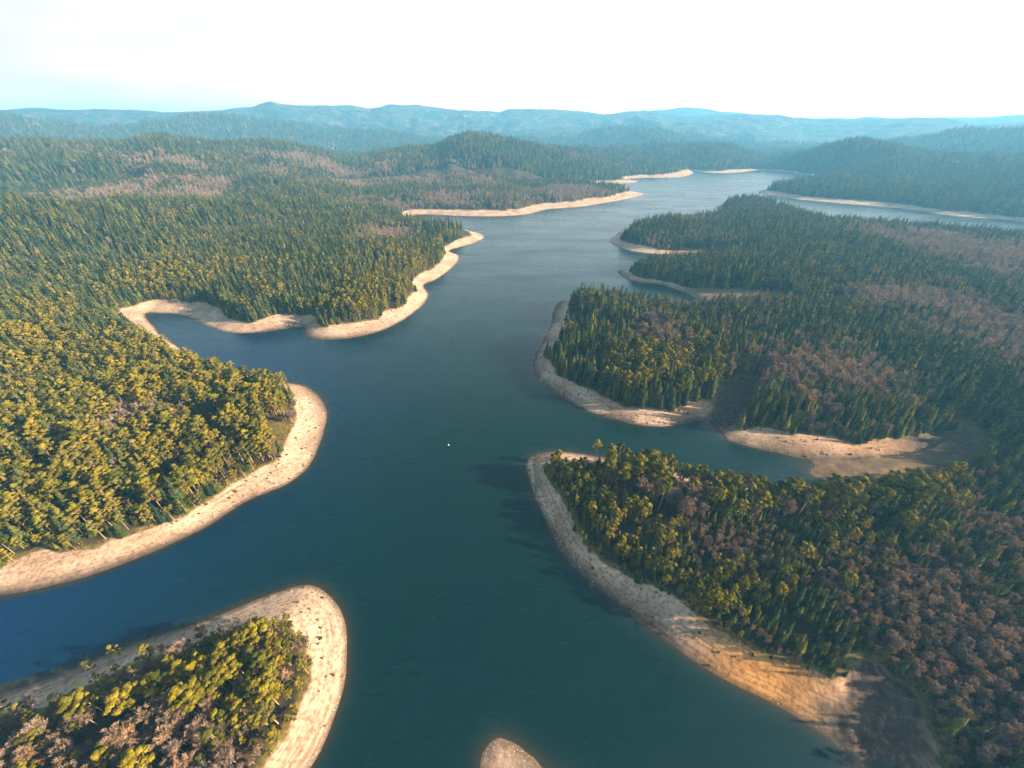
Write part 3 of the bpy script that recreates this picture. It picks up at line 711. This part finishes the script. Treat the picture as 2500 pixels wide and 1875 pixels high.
def gn_forest(name, idxs, meshes, pick, label_mat=None):
    pts = np.stack([X[idxs], Y[idxs], hh[idxs] - .2], -1).astype(np.float32)
    me = bpy.data.meshes.new(name); me.vertices.add(len(pts)); me.vertices.foreach_set('co', pts.ravel())
    attr(me, 'scl', sc[idxs]); attr(me, 'rot', rng.uniform(0, 6.28, len(idxs)))
    a = me.attributes.new('pick', 'INT', 'POINT'); a.data.foreach_set('value', pick.astype(np.int32))
    coll = bpy.data.collections.new(name + '_shapes')
    for i, m in enumerate(meshes):
        coll.objects.link(bpy.data.objects.new('%s_shape_%02d' % (name, i), m))
    o = link(name, me, kind='stuff')
    ng = bpy.data.node_groups.new(name, 'GeometryNodeTree')
    ng.interface.new_socket('Geometry', in_out='INPUT', socket_type='NodeSocketGeometry')
    ng.interface.new_socket('Geometry', in_out='OUTPUT', socket_type='NodeSocketGeometry')
    N = ng.nodes.new; gi = N('NodeGroupInput'); go = N('NodeGroupOutput'); iop = N('GeometryNodeInstanceOnPoints')
    ci = N('GeometryNodeCollectionInfo'); ci.inputs['Collection'].default_value = coll
    ci.inputs['Separate Children'].default_value = True; ci.inputs['Reset Children'].default_value = True
    def na(n, t):
        q = N('GeometryNodeInputNamedAttribute'); q.data_type = t; q.inputs['Name'].default_value = n; return q.outputs['Attribute']
    cx = N('ShaderNodeCombineXYZ'); L = ng.links.new
    L(na('rot', 'FLOAT'), cx.inputs['Z'])
    L(gi.outputs[0], iop.inputs['Points']); L(ci.outputs[0], iop.inputs['Instance'])
    iop.inputs['Pick Instance'].default_value = True
    L(na('pick', 'INT'), iop.inputs['Instance Index']); L(cx.outputs[0], iop.inputs['Rotation']); L(na('scl', 'FLOAT'), iop.inputs['Scale'])
    L(iop.outputs[0], go.inputs[0])
    md = o.modifiers.new('forest', 'NODES'); md.node_group = ng
    return o
FN = ['pine_forest', 'spruce_forest', 'bare_forest']
FL = ['dense yellow-green pine wood covering the peninsulas behind the nearest trees', 'dense dark green spruce wood covering the hills and shores', 'patches of leafless brown wood between the evergreens']
for k in range(3):
    c = np.where((kd == k) & ~ind & ~killm)[0]
    meshes = [m[2] for m in KINDS[NAMES[k]]] + LO[NAMES[k]]
    nh = len(KINDS[NAMES[k]])
    near = LOD[c] == 0
    pick = np.where(near, rng.integers(0, nh, len(c)), nh + rng.integers(0, 4, len(c)))
    o = gn_forest(FN[k], c, meshes, pick)
    o['label'] = FL[k]; o['category'] = 'forest'
print('forest', time.time() - T0)

# ------------------------------------------------------------------ bushes and stumps on the drawn-down shore
def rock_mesh():
    s = sph(60); 
    import bmesh
    bm = bmesh.new(); bmesh.ops.create_icosphere(bm, subdivisions=2, radius=.5)
    for v in bm.verts:
        v.co *= 1 + float(rng.uniform(-.22, .22)); v.co.z *= .6
    me = bpy.data.meshes.new('rock'); bm.to_mesh(me); bm.free()
    return me
m_, nt2, out2, N2, L2 = mat('rock')
nzr = N2('ShaderNodeTexNoise', i_Scale=3.0, i_Detail=4.0)
cr_ = ramp(N2, L2, nzr.outputs['Fac'], [(.3, (.22, .17, .14)), (.7, (.5, .42, .35))]); br_ = N2('ShaderNodeBsdfDiffuse'); L2(cr_, br_.inputs['Color']); L2(br_.outputs[0], out2.inputs['Surface'])
rocks = [rock_mesh() for _ in range(3)]
for r_ in rocks: r_.materials.append(m_)
def stump_mesh():
    P = [tube([[0, 0, -.1], [0, 0, .3], [.02, .02, .62]], [.34, .24, .2], 8)]
    P.append((np.array([[.2 * math.cos(q), .2 * math.sin(q), .62] for q in np.arange(8) * math.pi / 4]).repeat(1, 0), np.array([[0, 1, 2, 3], [0, 3, 4, 7], [4, 5, 6, 7]])))
    for a in (0, 1.3, 2.5, 3.9, 5.1):
        P.append(tube([[.2 * math.cos(a), .2 * math.sin(a), .15], [.75 * math.cos(a + .2), .75 * math.sin(a + .2), -.05]], [.1, .03], 4))
    v, f = join(P)
    return make_mesh('stump', v, f, [bark_mat('weathered_wood', (.12, .085, .06))])
stump = stump_mesh()
x, y = grid(60, 520, 3.2, 58)
d_ = sample(GD, x, y); w_ = sample(GW, x, y); z_ = sample(GH, x, y); n_ = sample(NOTREE, x, y)
pu2, pv2, pc2 = project(x, y, z_)
ok = (d_ > .8) & (z_ > .3) & ((d_ < w_ - 1.5) | (n_ > .5)) & (pu2 > 0) & (pu2 < 2212) & (pv2 < 1659)
x, y, d_, w_, z_, n_, pu2, pv2 = [a[ok] for a in (x, y, d_, w_, z_, n_, pu2, pv2)]
sz = 1 / np.hypot(np.hypot(x, y), H)
def shore_name(u, v):
    L_ = land(u, v)
    return L_
order = rng.permutation(len(x))
def grp(i):
    t = 'low near the waterline' if d_[i] < w_[i] * .35 else ('halfway up the bare bank' if d_[i] < w_[i] * .7 else 'high on the bare bank under the trees')
    L_ = land(pu2[i], pv2[i]); t = t.replace('halfway up the bare bank', 'mid bank').replace('high on the bare bank under the trees', 'high under the trees'); s_ = 'left stretch' if pu2[i] < {'bottom-left peninsula': 450, 'left peninsula': 380, 'right headland': 1500, 'middle right peninsula': 1330}.get(L_, 900) else 'right stretch'
    return t, L_, s_
nb = 0
for i in order[:260]:
    if n_[i] > .5 and rng.uniform() < .3: continue
    t, L_, s_ = grp(i); b = int(rng.integers(0, 3))
    s = rng.uniform(.28, .6)
    place('leafy_bush', b, x[i], y[i], z_[i] - .05, s, rng.uniform(0, 6.28), f'small dry bush {t} {L_}, {s_}', 'bush', f'small bushes {t} {L_}, {s_}')
# low growth in the clearing of the right headland
cl = np.where(n_ > .5)[0]; cl = rng.permutation(cl[(pu2[cl] > 1760) & (pv2[cl] > 1430)])[:90]
for i in cl[::2]:
    place('leafy_bush', 2, x[i], y[i], z_[i] - .1, rng.uniform(.5, 1.0), rng.uniform(0, 6.28), 'brown scrub bush in the dirt clearing at the lower right', 'bush', 'scrub bushes in the lower right clearing')
for i in order[260:440]:
    t, L_, s_ = grp(i)
    o = link('tree_stump', stump); o.location = (x[i], y[i], z_[i]); o.rotation_euler = (0, 0, rng.uniform(0, 6)); s = rng.uniform(.7, 1.5); o.scale = (s, s, s)
    o['label'] = f'old dark tree stump {t} {L_}, {s_}'; o['category'] = 'stump'; o['group'] = f'stumps {t} {L_}, {s_}'
lowr = np.where((d_ < 4.5) & (n_ < .5))[0]; lowr = rng.permutation(lowr)[:220]
for i in lowr:
    t, L_, s_ = grp(i)
    o = link('boulder', rocks[int(rng.integers(0, 3))]); s = rng.uniform(.3, .9); o.location = (x[i], y[i], z_[i] + .05); o.scale = (s, s * 1.2, s); o.rotation_euler = (0, 0, rng.uniform(0, 6))
    o['label'] = f'pale boulder {t} {L_}, {s_}'; o['category'] = 'boulder'; o['group'] = f'boulders {t} {L_}, {s_}'
# white buoy on open water
import bmesh
bm = bmesh.new(); bmesh.ops.create_uvsphere(bm, u_segments=16, v_segments=10, radius=.5)
for v in bm.verts:
    if v.co.z < 0: v.co.z *= .6
me = bpy.data.meshes.new('buoy_float'); bm.to_mesh(me); bm.free()
mb, ntb, ob, Nb, Lb = mat('white_plastic'); pb = Nb('ShaderNodeBsdfPrincipled', i_Roughness=.4); pb.inputs['Base Color'].default_value = (.8, .8, .78, 1); Lb(pb.outputs[0], ob.inputs['Surface'])
me.materials.append(mb)
e = bpy.data.objects.new('buoy', None); COL.objects.link(e); p = W(969, 962); e.location = (p[0], p[1], .25)
e['label'] = 'tiny white buoy floating alone on the open lake'; e['category'] = 'buoy'
link('float', me, e)
v, f = tube([[0, 0, .6], [0, 0, 1.3]], [.12, .08], 8); link('mooring_ring', make_mesh('mooring_ring', v, f, [mb]), e)

# ------------------------------------------------------------------ air
bm = bmesh.new(); bmesh.ops.create_cube(bm, size=1)
me = bpy.data.meshes.new('haze'); bm.to_mesh(me); bm.free()
hz = link('haze', me, kind='stuff')
zt = float(max(GH.max(), 460)) + 15
hz.scale = (20400, 20400, zt + 12); hz.location = (0, 0, (zt - 12) / 2)
mh = bpy.data.materials.new('haze'); mh.use_nodes = True; nt = mh.node_tree; nt.nodes.clear()
oh = nt.nodes.new('ShaderNodeOutputMaterial'); pv_ = nt.nodes.new('ShaderNodeVolumePrincipled')
pv_.inputs['Color'].default_value = (.21, .62, 1.0, 1); pv_.inputs['Density'].default_value = 1.2e-4; pv_.inputs['Anisotropy'].default_value = .1
nt.links.new(pv_.outputs[0], oh.inputs['Volume']); me.materials.append(mh)

# ------------------------------------------------------------------ sky and sun
wd = bpy.data.worlds.new('World'); SC.world = wd; wd.use_nodes = True; nt = wd.node_tree; nt.nodes.clear()
ow = nt.nodes.new('ShaderNodeOutputWorld'); bg = nt.nodes.new('ShaderNodeBackground'); sk = nt.nodes.new('ShaderNodeTexSky')
sk.sky_type = 'NISHITA'; sk.sun_disc = False; sk.sun_elevation = SUN_EL; sk.sun_rotation = SUN_AZ; sk.air_density = 1.0; sk.dust_density = 2.0; sk.altitude = 200
tc = nt.nodes.new('ShaderNodeTexCoord'); nz = nt.nodes.new('ShaderNodeTexNoise'); nz.inputs['Scale'].default_value = 1.6; nz.inputs['Detail'].default_value = 6
mp = nt.nodes.new('ShaderNodeMapping'); mp.inputs['Scale'].default_value = (1, 1, 3.5)
nt.links.new(tc.outputs['Generated'], mp.inputs['Vector']); nt.links.new(mp.outputs[0], nz.inputs['Vector'])
rp = nt.nodes.new('ShaderNodeValToRGB'); rp.color_ramp.elements[0].position = .32; rp.color_ramp.elements[0].color = (.7, .7, .7, 1)
rp.color_ramp.elements[1].position = .62; rp.color_ramp.elements[1].color = (1, 1, 1, 1)
nt.links.new(nz.outputs['Fac'], rp.inputs['Fac'])
mx = nt.nodes.new('ShaderNodeMix'); mx.data_type = 'RGBA'; nt.links.new(rp.outputs['Color'], mx.inputs[0]); nt.links.new(sk.outputs[0], mx.inputs[6]); hr = nt.nodes.new('ShaderNodeValToRGB'); hr.color_ramp.elements[0].position = .01; hr.color_ramp.elements[0].color = (.62, .30, .235, 1)
hr.color_ramp.elements[1].position = .42; hr.color_ramp.elements[1].color = (.26, .27, .27, 1)
for p_, c_ in ((.05, (.42, .25, .2, 1)), (.10, (.29, .215, .19, 1)), (.2, (.30, .28, .27, 1))):
    q_ = hr.color_ramp.elements.new(p_); q_.color = c_
e3 = hr.color_ramp.elements.new(.75); e3.color = (.03, .09, .13, 1)
hs = nt.nodes.new('ShaderNodeVectorMath'); hs.operation = 'SCALE'; hs.inputs['Scale'].default_value = 25.0
nt.links.new(hr.outputs['Color'], hs.inputs[0]); xr = nt.nodes.new('ShaderNodeValToRGB'); xr.color_ramp.elements[0].position = .0; xr.color_ramp.elements[0].color = (.36, .47, .50, 1)
xr.color_ramp.elements[1].position = .75; xr.color_ramp.elements[1].color = (1, 1, 1, 1)
xm = nt.nodes.new('ShaderNodeMath'); xm.operation = 'MULTIPLY_ADD'; nt.links.new(nz.outputs['Fac'], xm.inputs[0]); xm.inputs[1].default_value = 1.3
xa = nt.nodes.new('ShaderNodeMath'); xa.operation = 'MULTIPLY_ADD'; xa.inputs[1].default_value = .5; xa.inputs[2].default_value = -.1
nt.links.new(xa.outputs[0], xm.inputs[2]); nt.links.new(xm.outputs[0], xr.inputs['Fac'])
xv = nt.nodes.new('ShaderNodeVectorMath'); xv.operation = 'MULTIPLY'; nt.links.new(hs.outputs[0], xv.inputs[0]); nt.links.new(xr.outputs['Color'], xv.inputs[1]); nt.links.new(xv.outputs[0], mx.inputs[7])
vsep = nt.nodes.new('ShaderNodeSeparateXYZ'); nt.links.new(tc.outputs['Generated'], vsep.inputs[0])
er = nt.nodes.new('ShaderNodeValToRGB'); er.color_ramp.elements[0].position = .3; er.color_ramp.elements[0].color = (1, 1, 1, 1)
er.color_ramp.elements[1].position = .85; er.color_ramp.elements[1].color = (.35, .35, .35, 1); nt.links.new(vsep.outputs['Z'], er.inputs['Fac']); nt.links.new(vsep.outputs['Z'], hr.inputs['Fac']); nt.links.new(vsep.outputs['X'], xa.inputs[0])
vm_ = nt.nodes.new('ShaderNodeMath'); vm_.operation = 'MULTIPLY'; nt.links.new(rp.outputs['Color'], vm_.inputs[0]); nt.links.new(er.outputs['Color'], vm_.inputs[1])
nt.links.new(vm_.outputs[0], mx.inputs[0])
nt.links.new(mx.outputs[2], bg.inputs['Color']); bg.inputs['Strength'].default_value = .062
nt.links.new(bg.outputs[0], ow.inputs['Surface'])
sd = bpy.data.lights.new('sun', 'SUN'); sd.energy = 5.0; sd.angle = R(.6); sd.color = (1, .81, .57)
so = bpy.data.objects.new('sun', sd); COL.objects.link(so)
from mathutils import Vector
sv = Vector((math.sin(SUN_AZ) * math.cos(SUN_EL), math.cos(SUN_AZ) * math.cos(SUN_EL), math.sin(SUN_EL)))
so.rotation_euler = sv.to_track_quat('Z', 'Y').to_euler(); so.location = (0, 0, 600)

cd_ = bpy.data.cameras.new('camera'); cam = bpy.data.objects.new('camera', cd_); COL.objects.link(cam)
cam.location = (0, 0, H); cam.rotation_euler = (R(90) - PITCH, 0, 0)
cd_.sensor_width = 36; cd_.lens = 36 * F / 2212; cd_.clip_start = 1; cd_.clip_end = 60000
SC.camera = cam
SC.view_settings.view_transform = 'Standard'; SC.view_settings.look = 'None'; SC.view_settings.exposure = 2.1; SC.view_settings.gamma = 1
SC.render.engine = 'CYCLES'
c = SC.cycles
c.use_denoising = True; c.max_bounces = 5; c.diffuse_bounces = 2; c.glossy_bounces = 2; c.transmission_bounces = 2; c.volume_bounces = 2; c.transparent_max_bounces = 4
c.use_adaptive_sampling = True; c.adaptive_threshold = .02
print('done', time.time() - T0)
